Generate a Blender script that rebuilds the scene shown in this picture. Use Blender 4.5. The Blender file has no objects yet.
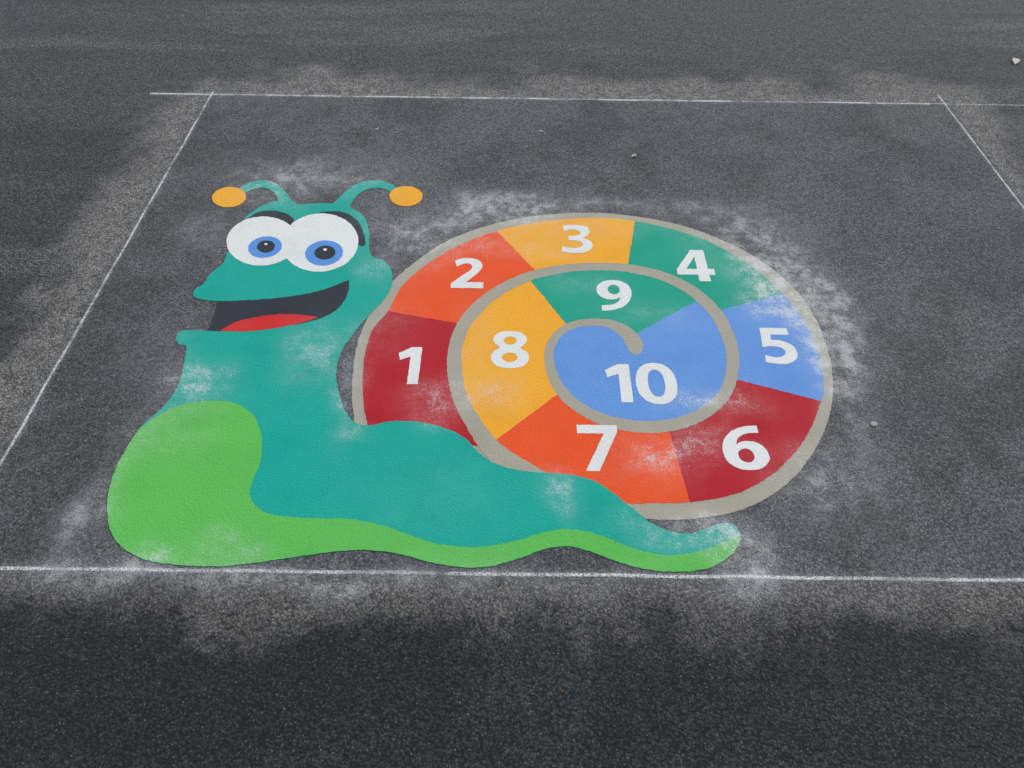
import bpy, math, random
import numpy as np
from mathutils import Vector, Matrix, noise as mnoise
from mathutils.geometry import delaunay_2d_cdt
random.seed(7)
scene = bpy.context.scene

# ------------------------------------------------------------------ camera
H = 1.65; F = 769.0
dY = Vector((10, 836, -769)).normalized()
dX = Vector((1, -0.0125, (10-836*0.0125)/769)); dX = (dX - dY*dX.dot(dY)).normalized()
dZ = dX.cross(dY)
R = Matrix((dX, dY, dZ))
cam_d = bpy.data.cameras.new("camera"); cam_d.sensor_width = 36; cam_d.lens = F/1024*36
cam_d.clip_start = 0.05; cam_d.clip_end = 1000
cam = bpy.data.objects.new("camera", cam_d); scene.collection.objects.link(cam)
cam.matrix_world = Matrix.Translation((0, 0, H)) @ R.to_4x4()
scene.camera = cam

def G(u, v, z=0.0):
    """rectify a measured photo point onto the (flat) playground surface, metres"""
    r = Vector((u-512, 384-v, -F))
    d = Vector((dX.dot(r), dY.dot(r), dZ.dot(r)))
    t = (z-H)/d.z
    return Vector((d.x*t, d.y*t, z))

# ------------------------------------------------------------------ node helper
def srgb(r, g, b):
    f = lambda c: (c/255/12.92 if c/255 <= 0.04045 else ((c/255+0.055)/1.055)**2.4)
    return (f(r), f(g), f(b), 1)

class NB:
    def __init__(s, nt): s.nt = nt
    def n(s, t, **k):
        nd = s.nt.nodes.new(t)
        for a, b in k.items(): setattr(nd, a, b)
        return nd
    def put(s, sock, v):
        if isinstance(v, bpy.types.NodeSocket): s.nt.links.new(v, sock)
        else: sock.default_value = v
    def math(s, op, a, b=0.0, c=0.0, clamp=False):
        nd = s.n('ShaderNodeMath', operation=op, use_clamp=clamp)
        s.put(nd.inputs[0], a); s.put(nd.inputs[1], b); s.put(nd.inputs[2], c)
        return nd.outputs[0]
    def mr(s, v, a, b, c=0.0, d=1.0, interp='SMOOTHSTEP'):
        nd = s.n('ShaderNodeMapRange', interpolation_type=interp)
        for i, x in enumerate((v, a, b, c, d)): s.put(nd.inputs[i], x)
        return nd.outputs[0]
    def lerp(s, f, a, b): return s.mr(f, 0.0, 1.0, a, b, 'LINEAR')
    def noise(s, p, scale, detail=3, rough=0.55):
        nd = s.n('ShaderNodeTexNoise'); s.put(nd.inputs['Vector'], p)
        nd.inputs['Scale'].default_value = scale; nd.inputs['Detail'].default_value = detail
        nd.inputs['Roughness'].default_value = rough
        return nd.outputs['Fac']
    def vor(s, p, scale):
        nd = s.n('ShaderNodeTexVoronoi'); s.put(nd.inputs['Vector'], p)
        nd.inputs['Scale'].default_value = scale
        return nd
    def mix(s, f, a, b, blend='MIX'):
        nd = s.n('ShaderNodeMix', data_type='RGBA', blend_type=blend)
        s.put(nd.inputs[0], f); s.put(nd.inputs[6], a); s.put(nd.inputs[7], b)
        return nd.outputs[2]
    def val2col(s, v):
        nd = s.n('ShaderNodeCombineColor')
        for i in range(3): s.put(nd.inputs[i], v)
        return nd.outputs[0]
    def sep(s, v):
        nd = s.n('ShaderNodeSeparateXYZ'); s.put(nd.inputs[0], v); return nd.outputs
    def pos(s): return s.n('ShaderNodeNewGeometry').outputs['Position']
    def attr(s, name): return s.n('ShaderNodeAttribute', attribute_name=name).outputs['Fac']

# ------------------------------------------------------------------ white bead powder: density baked on the vertices
BLOBS = [ # u, v, ru, rv, strength
 (200,382,46,28,.88),(190,430,45,34,.26),(318,350,34,42,.66),(228,548,56,18,.58),(430,500,90,45,.16),
 (566,486,26,28,.92),(440,402,40,24,.66),(390,330,40,30,.34),(485,245,50,18,.38),(500,395,45,24,.56),
 (655,460,50,34,.78),(705,445,40,26,.66),(735,402,46,22,.74),(775,305,44,30,.58),(650,318,60,22,.42),
 (575,285,45,16,.48),(690,398,36,16,.58),(352,436,26,12,.60),(665,545,50,12,.42),(545,250,45,14,.48),
 (365,268,26,16,.45),(600,230,70,14,.38),(740,262,50,22,.52),(470,560,70,10,.24),(480,340,26,60,.32),
 (330,175,100,28,.76),(285,200,40,22,.42),(212,225,50,38,.50),(93,505,32,70,.86),(95,574,110,28,.62),(250,579,180,17,.62),
 (470,582,250,20,.54),(748,556,48,46,1.0),(815,486,58,50,.86),(828,330,44,62,.98),(795,280,56,42,.76),
 (500,211,64,22,.95),(600,203,130,16,.68),(405,255,44,32,.58),(350,385,18,70,.70),(690,526,80,16,.72),
 (385,222,54,28,.50),(850,410,34,94,.66),(144,420,38,44,.46),(725,224,76,28,.66),(158,345,44,46,.36),(850,584,220,16,.34),
 (250,175,60,22,.44),(440,225,50,32,.54),(780,240,62,34,.42),(900,340,80,90,.18),
]
BC_ = []
for (u,v,ru,rv,st) in BLOBS:
    c = G(u,v); BC_.append((c.x, c.y, abs(G(u+ru,v).x-c.x)*1.4, abs(G(u,v-rv).y-G(u,v+rv).y)/2*1.4, st))
def powder(xy):
    """xy: Nx2 array -> density"""
    w = np.array([mnoise.noise_vector((x*7, y*7, 0))[:2] if (abs(x) < 3 and 0 < y < 5) else (0,0) for x, y in xy])*.06
    q = xy+w; tot = np.zeros(len(xy))
    for cx, cy, rx, ry, st in BC_:
        d = np.sqrt(((q[:,0]-cx)/rx)**2+((q[:,1]-cy)/ry)**2); t = np.clip(1-d, 0, 1)
        tot += st*t*t*(3-2*t)
    return np.minimum(tot, 1.0)
def set_attr(me, name, arr):
    a = me.attributes.new(name, 'FLOAT', 'POINT'); a.data.foreach_set('value', np.asarray(arr, dtype=np.float32))

def dust_nodes(b, p):
    dens = b.math('MULTIPLY', b.attr('powder'), b.mr(b.noise(p, 15, 5, .8), .28, .74, .30, 1.45))
    g = b.noise(p, 300, 3, .95)
    th = b.math('SUBTRACT', .72, b.math('MULTIPLY', dens, .26))
    spk = b.mr(g, b.math('SUBTRACT', th, .07), b.math('ADD', th, .09))
    spk = b.math('MULTIPLY', spk, b.math('MULTIPLY', dens, 5.0, clamp=True))
    return b.math('ADD', b.math('MULTIPLY', dens, .22), b.math('MULTIPLY', spk, .72), clamp=True), g

def new_mat(name):
    m = bpy.data.materials.new(name); m.use_nodes = True
    nt = m.node_tree; b = NB(nt)
    return m, b, nt.nodes['Principled BSDF']

def paint_mat(name, col, dust=1.0, rough=.62):
    m, b, bs = new_mat(name)
    p = b.pos()
    du, grain = dust_nodes(b, p)
    lo = b.noise(p, 6, 5, .65)
    c = b.mix(b.mr(lo, .3, .7, 0, .20), col, tuple(min(1, x*1.2+.035) for x in col[:3])+(1,))
    c = b.mix(b.mr(lo, .5, .28, 0, .20), c, tuple(x*.75 for x in col[:3])+(1,))
    c = b.mix(b.mr(grain, .40, .18, 0, .60), c, tuple(x*.40 for x in col[:3])+(1,))
    c = b.mix(b.mr(grain, .66, .84, 0, .34), c, (.75,.76,.74,1))
    c = b.mix(b.math('MULTIPLY', du, .80*dust), c, (.76,.78,.78,1))
    b.put(bs.inputs['Base Color'], c); b.put(bs.inputs['Roughness'], rough)
    bs.inputs['Specular IOR Level'].default_value = .22
    h = b.noise(p, 190, 2, .8)
    bp = b.n('ShaderNodeBump'); bp.inputs['Strength'].default_value = .85; bp.inputs['Distance'].default_value = .005
    b.put(bp.inputs['Height'], h); b.put(bs.inputs['Normal'], bp.outputs[0])
    return m

# ------------------------------------------------------------------ asphalt
TL = G(211,96); TR = G(945,104)
XL = TL.x; XR = TR.x; YT = (TL.y+TR.y)/2; YB = G(512,574).y
def asphalt_mat():
    m, b, bs = new_mat("asphalt")
    p = b.pos()
    inside = b.mr(b.attr('rect_out'), .0, .03, 1, 0)
    n2 = b.noise(p, 20, 4, .8)
    v = b.vor(p, 160); v2 = b.vor(p, 340)
    rnd = b.sep(v.outputs['Color'])[0]; rnd2 = b.sep(v2.outputs['Color'])[1]
    g = b.noise(p, 300, 3, .95)
    dd = b.math('MULTIPLY_ADD', b.math('SUBTRACT', n2, .5), .40, b.attr('margin_d'))
    dd = b.math('MULTIPLY_ADD', b.math('SUBTRACT', rnd, .5), .10, dd)
    dd = b.math('MULTIPLY_ADD', b.math('SUBTRACT', g, .5), .22, dd)
    margin = b.mr(dd, .10, .21, 1, 0)
    outer = b.mix(b.attr('nbig'), (.030,.0305,.032,1), (.050,.051,.053,1))
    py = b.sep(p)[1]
    outer = b.mix(b.mr(py, .9, 3.0), outer, (.098,.101,.106,1))  # far asphalt paler: sky sheen painted into the base colour
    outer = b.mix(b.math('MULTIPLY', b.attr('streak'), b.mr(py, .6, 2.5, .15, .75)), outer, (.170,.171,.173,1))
    outer = b.mix(b.math('MULTIPLY', b.attr('dark'), .5), outer, (.042,.043,.045,1))
    mcol = b.mix(b.mr(n2, .35, .65), (.165,.160,.152,1), (.29,.28,.265,1))
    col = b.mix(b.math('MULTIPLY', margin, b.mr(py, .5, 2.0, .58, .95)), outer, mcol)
    icol = b.mix(b.attr('nint'), (.082,.082,.087,1), (.128,.129,.136,1))
    icol = b.mix(b.attr('tint'), icol, (.110,.111,.134,1))
    icol = b.mix(b.mr(n2, .50, .70, 0, .28), icol, (.175,.174,.174,1))
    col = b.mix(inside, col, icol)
    calm = b.math('MAXIMUM', inside, b.math('MULTIPLY', margin, .7))
    s1 = b.mr(rnd, 0, 1, b.lerp(calm, .42, .70), b.lerp(calm, 1.55, 1.28), 'LINEAR'); s2 = b.mr(rnd2, 0, 1, .5, 1.55, 'LINEAR')
    dark = b.mr(v.outputs['Distance'], .35, .75, 1.1, b.lerp(calm, .35, .62))
    f = b.math('MULTIPLY', b.math('MULTIPLY', s1, s2), dark)
    f = b.math('MULTIPLY', f, b.mr(g, .3, .7, .40, 1.6, 'LINEAR'))
    col = b.mix(1.0, col, b.val2col(f), 'MULTIPLY')
    pale = b.math('MULTIPLY', b.mr(rnd2, .93, .985), b.mr(v2.outputs['Distance'], .5, .25))
    col = b.mix(b.math('MULTIPLY', pale, b.mr(rnd, .2, 1, .2, .85)), col, (.42,.415,.40,1))
    du, _ = dust_nodes(b, p)
    col = b.mix(b.math('MULTIPLY', du, .72), col, (.66,.67,.68,1))
    b.put(bs.inputs['Base Color'], col)
    b.put(bs.inputs['Roughness'], b.math('MULTIPLY_ADD', b.math('MAXIMUM', inside, margin), .22, .62))
    bs.inputs['Specular IOR Level'].default_value = .4
    hgt = b.math('SUBTRACT', b.math('MULTIPLY', rnd, .6), v.outputs['Distance'])
    hgt = b.math('MULTIPLY_ADD', g, .9, hgt)
    bp = b.n('ShaderNodeBump'); bp.inputs['Distance'].default_value = .006
    b.put(bp.inputs['Strength'], b.math('MULTIPLY_ADD', calm, -.45, 1.0))
    b.put(bp.inputs['Height'], hgt); b.put(bs.inputs['Normal'], bp.outputs[0])
    return m

def mesh_obj(name, verts, faces, mat, parent=None):
    me = bpy.data.meshes.new(name); me.from_pydata(verts, [], faces); me.update()
    o = bpy.data.objects.new(name, me); scene.collection.objects.link(o)
    if mat: me.materials.append(mat)
    if parent: o.parent = parent
    return o

def axis(a, b_, st, far):
    core = list(np.arange(a, b_+1e-6, st)); lo, hi = [], []
    s = st; x = a
    while x > -far: s *= 1.35; x -= s; lo.append(x)
    s = st; x = core[-1]
    while x < far: s *= 1.35; x += s; hi.append(x)
    return lo[::-1]+core+hi
XS = axis(-3.2, 3.2, .022, 300); YS = axis(.25, 5.6, .022, 300)
nx, ny = len(XS), len(YS)
gx, gy = np.meshgrid(XS, YS); xy = np.stack([gx.ravel(), gy.ravel()], 1)
idx = np.arange(nx*ny).reshape(ny, nx)
fa = np.stack([idx[:-1,:-1].ravel(), idx[:-1,1:].ravel(), idx[1:,1:].ravel(), idx[1:,:-1].ravel()], 1)
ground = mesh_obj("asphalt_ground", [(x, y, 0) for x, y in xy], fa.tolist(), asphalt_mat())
def fb(sx, sy, ox, oct_=4):
    return np.array([mnoise.fractal((x*sx+ox, y*sy, ox), .6, 2.0, oct_) for x, y in xy])
def ss(a, lo, hi): t = np.clip((a-lo)/(hi-lo), 0, 1); return t*t*(3-2*t)
qx = np.maximum(np.abs(xy[:,0]-(XL+XR)/2)-(XR-XL)/2, 0); qy = np.maximum(np.abs(xy[:,1]-(YB+YT)/2)-(YT-YB)/2, 0)
rect_out = np.hypot(qx, qy)
rect_out2 = np.hypot(qx*.8, np.where(xy[:,1] > YT, qy*.75, qy*1.4))
gm = ground.data
set_attr(gm, 'rect_out', rect_out); set_attr(gm, 'margin_d', rect_out2+fb(2.6, 2.6, 3.1, 6)*.12-.015)
set_attr(gm, 'nbig', ss(fb(1.6, 1.6, 8.2, 5), -.4, .5)); set_attr(gm, 'nint', ss(fb(3.4, 3.4, 5.5, 5), -.5, .5))
set_attr(gm, 'tint', ss(fb(1.5, 1.5, 2.7), -.1, .8)*.6); set_attr(gm, 'streak', ss(fb(.5, 3.6, 9.9, 5), 0, .8))
set_attr(gm, 'dark', ss(fb(.6, 3.0, 21.3, 5), .05, .6))
set_attr(gm, 'powder', powder(xy))

# ------------------------------------------------------------------ outlines
ZS = .42
def smooth(pts, closed=True, seg=10):
    n = len(pts); out = []
    P = [Vector((p[0], p[1])) for p in pts]; C = [len(p) > 2 for p in pts]
    for i in range(n if closed else n-1):
        j = (i+1) % n
        p1, p2 = P[i], P[j]
        p0 = P[i-1] if (closed or i > 0) else p1
        p3 = P[(j+1) % n] if (closed or j+1 < n) else p2
        if C[i]: p0 = p1
        if C[j]: p3 = p2
        for k in range(seg):
            t = k/seg
            out.append(0.5*((2*p1)+(p2-p0)*t+(2*p0-5*p1+4*p2-p3)*t*t+(3*p1-p0-3*p2+p3)*t**3))
    if not closed: out.append(P[-1])
    return out

def ellipse(cx, cy, rx, ry, rot=0, n=72):
    c, s = math.cos(math.radians(rot)), math.sin(math.radians(rot))
    return [Vector((cx+rx*math.cos(a)*c-ry*math.sin(a)*s, cy+rx*math.cos(a)*s+ry*math.sin(a)*c)) for a in [2*math.pi*i/n for i in range(n)]]

def densify(W, step, jit):
    D = []
    for i in range(len(W)):
        a, b_ = W[i], W[(i+1) % len(W)]
        L = (b_-a).length
        if L < 1e-5: continue
        k = max(1, int(L/step+.5))
        for t in range(k): D.append(a.lerp(b_, t/k))
    out = []
    for v in D:
        jx = mnoise.noise(Vector((v.x*90, v.y*90, 1.3)))+.6*mnoise.noise(Vector((v.x*260, v.y*260, 4.3)))
        jy = mnoise.noise(Vector((v.x*90, v.y*90, 9.3)))+.6*mnoise.noise(Vector((v.x*260, v.y*260, 14.3)))
        out.append(Vector((v.x+jx*jit*1.6, v.y+jy*jit*1.6)))
    return out

def fill(name, loops, z, z0, mat, parent, grid=.03):
    """loops: list of world 2D loops; first = outer, rest = holes"""
    pts, edges = [], []
    for lp in loops:
        o = len(pts); pts += lp; edges += [(o+i, o+(i+1) % len(lp)) for i in range(len(lp))]
    x0, x1 = min(p.x for p in pts), max(p.x for p in pts); y0, y1 = min(p.y for p in pts), max(p.y for p in pts)
    y = y0+grid*.5
    while y < y1:
        x = x0+grid*.5
        while x < x1: pts.append(Vector((x, y))); x += grid
        y += grid
    vs, _, fs, *_r = delaunay_2d_cdt(pts, edges, [], 0, 1e-7)
    seg = []
    for lp in loops:
        for i in range(len(lp)): a, c = lp[i], lp[(i+1) % len(lp)]; seg.append((a.x, a.y, c.x, c.y))
    sg = np.array(seg)
    tri = []
    for f in fs:
        cx = sum(vs[i].x for i in f)/3; cy = sum(vs[i].y for i in f)/3
        m = (sg[:,1] > cy) != (sg[:,3] > cy)
        s = sg[m]
        xi = s[:,0]+(cy-s[:,1])/(s[:,3]-s[:,1])*(s[:,2]-s[:,0])
        if np.count_nonzero(xi > cx) % 2: 
            a, b_, c = (vs[i] for i in f)
            tri.append(tuple(f) if (b_-a).cross(c-a) > 0 else tuple(reversed(f)))
    used = sorted({i for t in tri for i in t}); mp = {i: k for k, i in enumerate(used)}
    verts = [(vs[i].x, vs[i].y, z) for i in used]; faces = [tuple(mp[i] for i in t) for t in tri]
    for lp in loops:
        o = len(verts); n = len(lp)
        verts += [(p.x, p.y, z) for p in lp]+[(p.x, p.y, z0) for p in lp]
        faces += [(o+i, o+(i+1) % n, o+n+(i+1) % n, o+n+i) for i in range(n)]
    ob = mesh_obj(name, verts, faces, mat, parent)
    set_attr(ob.data, 'powder', powder(np.array([v[:2] for v in verts])))
    return ob

def sheet(name, px, z, mat, parent, z0=0.0, jit=.0012, step=.005, grid=.03):
    z *= ZS; z0 *= ZS
    W = [G(p[0], p[1], z).to_2d() for p in px]
    return fill(name, [densify(W, step, jit)], z, z0, mat, parent, grid)

def stroke(pts, seg=8, cap=True):
    c = smooth([(p[0], p[1]) for p in pts], False, seg)
    w = [x.x for x in smooth([(p[2], 0) for p in pts], False, seg)]
    L, Rr = [], []
    for i, p in enumerate(c):
        t = (c[min(i+1, len(c)-1)]-c[max(i-1, 0)]).normalized(); nrm = Vector((-t.y, t.x))
        L.append(p+nrm*w[i]/2); Rr.append(p-nrm*w[i]/2)
    capp = []
    if cap:
        p = c[-1]; t = (c[-1]-c[-2]).normalized(); nrm = Vector((-t.y, t.x)); r = w[-1]/2
        capp = [p+nrm*r*math.cos(a)+t*r*math.sin(a) for a in [math.pi*k/10 for k in range(1, 10)]]
    return L+capp+Rr[::-1]

M = {
 'teal': paint_mat("paint_teal", srgb(0,170,152)),
 'lime': paint_mat("paint_lime_green", srgb(96,192,84)),
 'crimson': paint_mat("paint_crimson", srgb(184,20,36)),
 'orange': paint_mat("paint_orange", srgb(244,86,30)),
 'yellow': paint_mat("paint_yellow", srgb(252,176,42)),
 'green': paint_mat("paint_green", srgb(2,164,136)),
 'blue': paint_mat("paint_blue", srgb(102,154,222)),
 'beige': paint_mat("paint_beige", srgb(172,167,150)),
 'white': paint_mat("paint_white", srgb(234,236,232), .2),
 'dark': paint_mat("paint_charcoal", srgb(44,50,60), .6),
 'red': paint_mat("paint_red", srgb(216,44,42), .6),
 'iris': paint_mat("paint_iris_blue", srgb(92,150,222), .3),
 'amber': paint_mat("paint_amber", srgb(252,176,30), .5),
}
snail = bpy.data.objects.new("painted_snail_number_game", None); scene.collection.objects.link(snail)

# --- shell
OUTER = [(362,440),(354,415),(352,390),(355,355),(362,330),(375,305),(392,282),(415,262),(445,242),(480,228),(520,218),(560,213.5),(600,213),(640,217),(680,225),(715,237),(750,254),(780,275),(803,299),(820,328),(830,360),(833,390),(828,420),(815,449),(795,476),(765,499),(730,513),(690,519),(650,519),(620,513),(560,500),(450,470)]
sheet("shell_border", smooth(OUTER), .0020, M['beige'], snail)
IN = [(380,450),(368,425),(363,395),(364,360),(372,331),(388,311),(403,285),(430,262),(462,244),(497,231),(535,222.5),(575,218.5),(605,218),(635,221),(675,230),(710,242),(742,260),(766,278),(790,302),(810,332),(821,362),(824,390),(821,401),(811,428),(795,452),(770,476),(735,494),(690,502),(650,503),(627,503),(560,495),(470,470)]
INs = smooth(IN, True, 12)
def nearest(pt): return min(range(len(INs)), key=lambda i: (INs[i]-Vector(pt)).length)
BAND = [(560,500,30),(538,484,28),(515,468,24),(492,449,19),(474,424,16),(461,400,15),(455,374,15),(455,350,14),(462,328,13),(477,308,12),(500,290,10.5),(530,276,9),(565,268.5,8),(600,266.5,7.5),(630,268.5,8),(665,277,9),(695,293,10.5),(718,316,12),(731,345,12.5),(732.5,370,12.5),(725,393,12.5),(707,411,12.5),(680,423,12),(650,427,12),(615,423,11.5),(585,411,11),(563,393,11),(551,370,10),(549.5,350,9.5),(557,335,8),(573,325,7),(592,322,7),(610,324,8.5),(624,331,12),(633,341,16),(636,347,15)]
BC = smooth([(p[0], p[1]) for p in BAND], False, 12)
def nb(pt, lo=0, hi=None):
    hi = hi or len(BC)
    return min(range(lo, hi), key=lambda i: (BC[i]-Vector(pt)).length)
def arc(lst, i, j): return lst[i:j+1] if i <= j else lst[i:]+lst[:j+1]
def ring_seg(name, o1, o2, b1, b2, mat, z):
    O = arc(INs, nearest(o1), nearest(o2)); B = BC[nb(b1, 0, 12*26):nb(b2, 0, 12*26)+1]
    sheet(name, O+B[::-1], z, mat, snail)
ring_seg("segment_1", (368,425), (388,311), (492,449), (460,322), M['crimson'], .0030)
ring_seg("segment_2", (388,311), (497,231), (460,322), (537,273), M['orange'], .0031)
ring_seg("segment_3", (497,231), (635,221), (537,273), (628,268), M['yellow'], .0032)
ring_seg("segment_4", (635,221), (783,294), (628,268), (714,311), M['green'], .0033)
ring_seg("segment_5", (783,294), (821,401), (714,311), (731,378), M['blue'], .0034)
ring_seg("segment_6", (821,401), (690,502), (731,378), (667,427), M['crimson'], .0035)
o8a = nb((490,443), 0, 12*8); o8b = nb((527,277), 0, 12*14)
i7a = nb((667,427), 12*18, 12*26); i8a = nb((562,392), 12*20, 12*30); i8b = nb((568,327), 12*24, 12*31)
O7 = arc(INs, nearest((690,502)), nearest((560,495)))
sheet("segment_7", O7+[Vector((540,486)), Vector((515,466)), BC[o8a]]+BC[i7a:i8a+1][::-1], .0036, M['orange'], snail)
sheet("segment_8", BC[o8a:o8b+1]+BC[i8a:i8b+1][::-1], .0037, M['yellow'], snail)
o9b = nb((702,299), 12*12, 12*18); i9b = nb((636,338), 12*28, len(BC))
sheet("segment_9", BC[o8b:o9b+1]+[Vector((637,333))]+BC[i8b:i9b-12][::-1], .0038, M['green'], snail)
sheet("segment_10", BC[o9b:i9b+1]+[Vector((637,333))], .0039, M['blue'], snail)
sheet("shell_spiral", stroke(BAND), .0044, M['beige'], snail, z0=.001)

# --- body
TOPB = [(740,533),(734,525),(722,523),(705,529),(690,533),(670,531),(650,522),(632,508),(612,492),(592,480),(565,474),(535,472),(508,468),(490,461),(477,451),(465,438),(445,428),(420,422),(392,421),(372,425),(358,424),(347,414),(340,397),(336,372),(342,350),(355,331),(371,313),(385,298),(392,284),(391,270),(384,261),(372,256),
 (369,246),(369,232),(364,217),(352,208),(338,204),(318,203),(300,204),(288,200),(268,203),(252,212),(240,225),(228,252),(222,264),(211,273),(203,284),(194,290),(195,297),(206,300),(218,301,1),(214,316),(208,331,1),(192,330),(181,331),(176,337),(179,344),(186,346),(184,362),(178,385),(164,406)]
LOWB = [(140,428),(121,458),(110,485),(107,510),(110,530),(122,547),(147,560),(182,565),(220,566),(260,562),(300,556),(340,551),(370,550),(400,554),(430,562),(460,567),(490,566),(520,558),(545,549),(568,546),(595,553),(625,564),(660,571),(700,570),(725,560),(738,546)]
sheet("body", smooth(TOPB+LOWB), .0054, M['teal'], snail)
LOWs = smooth([(164,406)]+LOWB+[(740,533)], False, 10)
belly_in = smooth([(740,533),(722,543),(700,551),(665,555),(630,547),(600,535),(570,529),(545,532),(515,541),(480,547),(445,545),(415,537),(385,526),(350,519),(310,518),(275,515),(257,507),(250,494),(253,480),(260,463),(262,443),(258,424),(248,410),(230,402),(205,401),(172,408),(140,428)], False, 10)
sheet("belly", LOWs[10:]+belly_in[1:-1], .0060, M['lime'], snail, z0=.005)
sheet("feeler_stalk_left", stroke([(292,215,17),(286,204,13),(281,194,10),(272,186,8),(260,184,7.5),(248,187,7),(240,192,7)]), .0050, M['teal'], snail)
sheet("feeler_stalk_right", stroke([(336,214,19),(342,205,15),(350,195,11),(361,187,9),(375,184,7.5),(387,186,7),(396,191,7)]), .0050, M['teal'], snail)
sheet("feeler_knob_left", ellipse(229,197,17,10,-4), .0060, M['amber'], snail)
sheet("feeler_knob_right", ellipse(406,196,16.5,10), .0060, M['amber'], snail)
sheet("mouth", smooth([(218,301,1),(250,300),(285,297),(318,291),(349,280,1),(348,292),(341,305),(330,314),(312,321),(280,327),(245,331),(208,331,1),(213,317)]), .0060, M['dark'], snail, z0=.005)
sheet("tongue", smooth([(220,331,1),(236,322),(262,316),(290,314),(318,317,1),(300,323),(275,328),(250,331)]), .0066, M['red'], snail, z0=.005)
sheet("eyelid_left", smooth([(247,219,1),(258,212),(274,210.5),(289,215),(297,224,1),(290,232),(262,230)]), .0060, M['dark'], snail, z0=.005)
sheet("eyelid_right", smooth([(303,219,1),(318,213),(336,211),(350,215),(360,224),(365,238,1),(362,246),(330,235)]), .0061, M['dark'], snail, z0=.005)
sheet("eye_white_left", ellipse(262,241,35.5,24.5,-3), .0067, M['white'], snail, z0=.005)
sheet("eye_white_right", ellipse(320,242.5,38.5,29,-4), .0073, M['white'], snail, z0=.005)
sheet("iris_left", ellipse(265,247,17,10.5,-8), .0080, M['iris'], snail, z0=.006)
sheet("iris_right", ellipse(324,253,19,12.5,-6), .0080, M['iris'], snail, z0=.006)
sheet("pupil_left", ellipse(266,246.5,9,6,-5), .0086, M['dark'], snail, z0=.006)
sheet("pupil_right", ellipse(325,252.5,10.5,7,-5), .0086, M['dark'], snail, z0=.006)
sheet("glint_left", ellipse(266,244,1.6,1.0), .0092, M['white'], snail, z0=.006, jit=.0003, step=.002)
sheet("glint_right", ellipse(325,249.5,1.8,1.2), .0092, M['white'], snail, z0=.006, jit=.0003, step=.002)

# --- numbers, bold sans lettering drawn in a unit box (x right, y down; third value = corner)
def el(cx, cy, rx, ry, p=2.0, n=40):
    o = []
    for i in range(n):
        a = 2*math.pi*i/n; ca, sa = math.cos(a), math.sin(a)
        o.append(Vector((cx+rx*math.copysign(abs(ca)**(2/p), ca), cy+ry*math.copysign(abs(sa)**(2/p), sa))))
    return o
def sm(l): return smooth(l, True, 8)
SIX = [sm([(.90,.01,1),(.62,.03),(.30,.14),(.08,.35),(0,.60),(.06,.82),(.25,.96),(.50,1),(.78,.95),(.96,.81),(1,.66),(.93,.49),(.76,.385),(.58,.365),(.42,.40),(.33,.46,1),(.40,.31),(.60,.20),(.90,.175,1)]), el(.50,.685,.175,.155)]
GL = {
 "1": [sm([(0,.17,1),(.56,0,1),(1,0,1),(1,1,1),(.54,1,1),(.54,.26,1),(.08,.36,1)])],
 "2": [sm([(.06,.10,1),(.25,.02),(.48,0),(.76,.05),(.92,.18),(.93,.31),(.85,.45),(.68,.62),(.46,.81,1),(1,.81,1),(1,1,1),(0,1,1),(0,.86,1),(.38,.55),(.58,.40),(.62,.29),(.54,.20),(.38,.19),(.13,.29,1)])],
 "3": [sm([(.08,.04,1),(.30,0),(.55,0),(.83,.05),(.95,.20),(.88,.36),(.70,.465,1),(.90,.54),(1,.70),(.92,.87),(.68,.98),(.38,1),(0,.95,1),(.03,.77,1),(.30,.83),(.52,.82),(.67,.74),(.66,.62),(.48,.56),(.24,.55,1),(.24,.40,1),(.45,.39),(.61,.34),(.63,.25),(.52,.18),(.35,.17),(.12,.22,1)])],
 "4": [sm([(.48,0,1),(.84,0,1),(.84,.61,1),(1,.61,1),(1,.80,1),(.84,.80,1),(.84,1,1),(.54,1,1),(.54,.80,1),(0,.80,1),(0,.64,1)]), sm([(.55,.62,1),(.26,.62,1),(.55,.22,1)])],
 "5": [sm([(.12,0,1),(.92,0,1),(.92,.19,1),(.38,.19,1),(.36,.345,1),(.65,.36),(.92,.48),(1,.66),(.93,.84),(.72,.96),(.42,1),(0,.95,1),(.04,.76,1),(.32,.82),(.52,.80),(.64,.72),(.64,.60),(.50,.53),(.28,.52),(.04,.54,1)])],
 "6": SIX,
 "7": [sm([(0,0,1),(1,0,1),(1,.14,1),(.48,1,1),(.16,1,1),(.66,.19,1),(0,.19,1)])],
 "8": [sm([(.50,0),(.78,.04),(.93,.17),(.92,.32),(.78,.46),(.95,.58),(1,.74),(.90,.91),(.70,.985),(.50,1),(.30,.985),(.10,.91),(0,.74),(.05,.58),(.22,.46),(.08,.32),(.07,.17),(.22,.04)]), el(.5,.265,.175,.11), el(.5,.72,.205,.125)],
 "9": [[Vector((1-p.x, 1-p.y)) for p in lp] for lp in SIX],
 "0": [el(.5,.5,.5,.5,2.25,60), el(.5,.5,.205,.33,2.3)],
}
def digit(name, ch, u0, v0, u1, v1):
    z = .0052*ZS; um, vm_ = (u0+u1)/2, (v0+v1)/2
    x0, x1 = G(u0, vm_, z).x, G(u1, vm_, z).x; y0, y1 = G(um, v0, z).y, G(um, v1, z).y
    loops = [densify([Vector((x0+p.x*(x1-x0), y0+p.y*(y1-y0))) for p in lp], .004, .0006) for lp in GL[ch]]
    fill(name, loops, z, .0035*ZS, M['white'], snail)
for a in [("2",452,258,484,288),("3",561,225,592,253),("4",676,250,713,281),("5",761,328,795,364),("6",722,425,767,470),
          ("7",578,425,619,471),("8",491,331,529,368),("9",597,280,632,311),("1",397,347,420,384)]:
    digit("number_"+a[0], *a)
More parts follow.
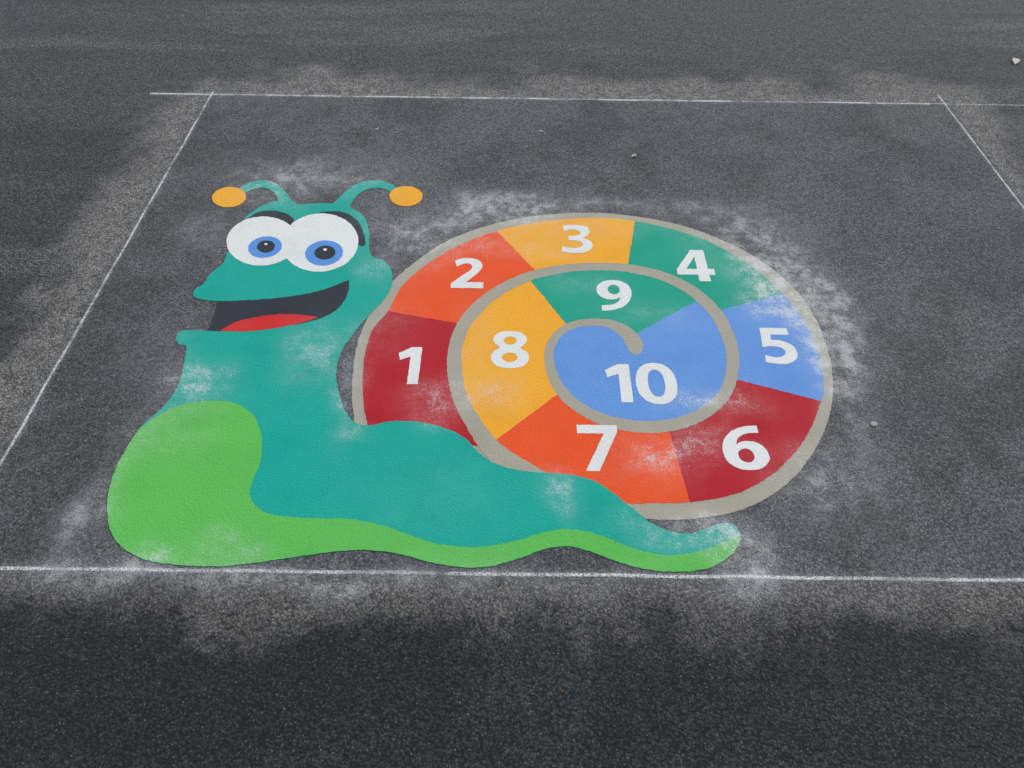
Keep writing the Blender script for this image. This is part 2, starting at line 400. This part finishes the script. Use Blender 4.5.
digit("number_10_one", "1", 606,364,631,402); digit("number_10_zero", "0", 636,363,677,404)

# ------------------------------------------------------------------ chalk lines
def chalk_mat():
    m, b, bs = new_mat("chalk")
    uv = b.n('ShaderNodeUVMap').outputs[0]; p = b.pos()
    vv = b.math('ABSOLUTE', b.math('SUBTRACT', b.sep(uv)[1], .5))
    prof = b.mr(vv, .05, .14, 1, 0); halo = b.mr(vv, .0, .5, 1, 0)
    n = b.noise(p, 230, 3, .9); st = b.mr(b.noise(p, 5, 6, .8), .34, .58, .2, 1.0)
    core = b.math('MULTIPLY', b.math('MULTIPLY', prof, b.mr(n, .38, .56)), st)
    hl = b.math('MULTIPLY', b.math('MULTIPLY', halo, b.mr(n, .50, .66)), b.math('MULTIPLY', st, .65))
    b.put(bs.inputs['Base Color'], (.80,.81,.80,1)); b.put(bs.inputs['Roughness'], .95)
    b.put(bs.inputs['Alpha'], b.math('MAXIMUM', core, hl))
    return m
CH = chalk_mat()
def chalk(a, c, w=.042):
    a, c = G(*a, .0006), G(*c, .0006); t = (c-a).normalized(); nr = Vector((-t.y, t.x, 0))
    L = (c-a).length; k = int(L/.05); vs = []; fs = []
    me = bpy.data.meshes.new("chalk_line")
    for i in range(k+1):
        p = a.lerp(c, i/k)+nr*.004*mnoise.noise(Vector((i*.25, a.x, 2)))
        vs += [tuple(p-nr*w/2), tuple(p+nr*w/2)]
        if i: fs.append((2*i-2, 2*i, 2*i+1, 2*i-1))
    me.from_pydata(vs, [], fs); uvl = me.uv_layers.new(name="UVMap")
    for poly in me.polygons:
        for li in poly.loop_indices:
            vi = me.loops[li].vertex_index; uvl.data[li].uv = (vi//2*.05, vi % 2)
    me.materials.append(CH)
    o = bpy.data.objects.new("chalk_line", me); scene.collection.objects.link(o); return o
chalk((150,93.5),(930,103.8), .066)
o = chalk((930,103.8),(1040,105.5), .022)
o = chalk((213,92),(-60,570)); o.location.z = .0002
o = chalk((938,95),(1090,295), .036); o.location.z = .0002
chalk((-60,567.3),(1100,581), .048)

# ------------------------------------------------------------------ litter
def simple(name, col, rough=.8):
    m, b, bs = new_mat(name); p = b.pos()
    b.put(bs.inputs['Base Color'], b.mix(b.noise(p, 180, 3, .6), tuple(x*.6 for x in col)+(1,), tuple(col)+(1,)))
    bs.inputs['Roughness'].default_value = rough; return m
PM = simple("pebble_stone", (.50,.48,.44)); LM = simple("dry_leaf", (.72,.69,.60)); BM = simple("brown_leaf", (.13,.07,.04))
def pebble(u, v, r):
    import bmesh
    bm = bmesh.new(); bmesh.ops.create_icosphere(bm, subdivisions=3, radius=r)
    s = random.random()*50
    for q in bm.verts: q.co *= 1+.35*mnoise.noise(q.co/r*1.1+Vector((s,0,0))); q.co.z *= .45; q.co.x *= 1.3
    me = bpy.data.meshes.new("pebble"); bm.to_mesh(me); bm.free(); me.materials.append(PM)
    for f in me.polygons: f.use_smooth = True
    o = bpy.data.objects.new("pebble", me); scene.collection.objects.link(o); o.location = G(u, v, r*.3); o.rotation_euler.z = s*.02
def leaf(u, v, L, ang, mat):
    vs = []; fs = []; n = 10
    for i in range(n+1):
        t = i/n; w = L*.28*math.sin(math.pi*min(1, t*.96+.02))**.8*(1-.3*t)
        zc = .003+.010*t*(1-t)*4*.5
        for s_ in (-1, 0, 1): vs.append(((t-.5)*L, s_*w, zc+(abs(s_)*w*.35)+.001*math.sin(t*9+s_)))
        if i:
            a = 3*(i-1); fs += [(a, a+3, a+4, a+1), (a+1, a+4, a+5, a+2)]
    o = mesh_obj("fallen_leaf", vs, fs, mat); o.location = G(u, v, 0); o.rotation_euler.z = ang
pebble(874,424,.0085); pebble(541,131,.007); pebble(377,129,.006)
leaf(1015,62,.070,1.1,LM); leaf(634,157,.026,.4,LM); leaf(500,585,.012,1.2,BM); leaf(845,232,.018,2.2,BM); leaf(562,692,.012,.2,BM)

# ------------------------------------------------------------------ light
w = bpy.data.worlds.new("World"); scene.world = w; w.use_nodes = True
b = NB(w.node_tree); bg = w.node_tree.nodes['Background']
sky = b.n('ShaderNodeTexSky', sky_type='NISHITA'); sky.sun_disc = False
EL, AZ = math.radians(52), math.radians(35)
sky.sun_elevation = EL; sky.sun_rotation = AZ
hs = b.n('ShaderNodeHueSaturation'); hs.inputs['Saturation'].default_value = .40
b.put(hs.inputs['Color'], sky.outputs[0]); b.put(bg.inputs[0], hs.outputs[0]); bg.inputs[1].default_value = .15
sd = bpy.data.lights.new("sun", 'SUN'); sd.energy = 1.5; sd.angle = math.radians(25); sd.color = (1,.97,.92)
so = bpy.data.objects.new("sun", sd); scene.collection.objects.link(so)
d = Vector((math.sin(AZ)*math.cos(EL), math.cos(AZ)*math.cos(EL), math.sin(EL)))
so.rotation_euler = d.to_track_quat('Z', 'Y').to_euler()
scene.view_settings.view_transform = 'Standard'; scene.view_settings.look = 'None'; scene.view_settings.exposure = 0
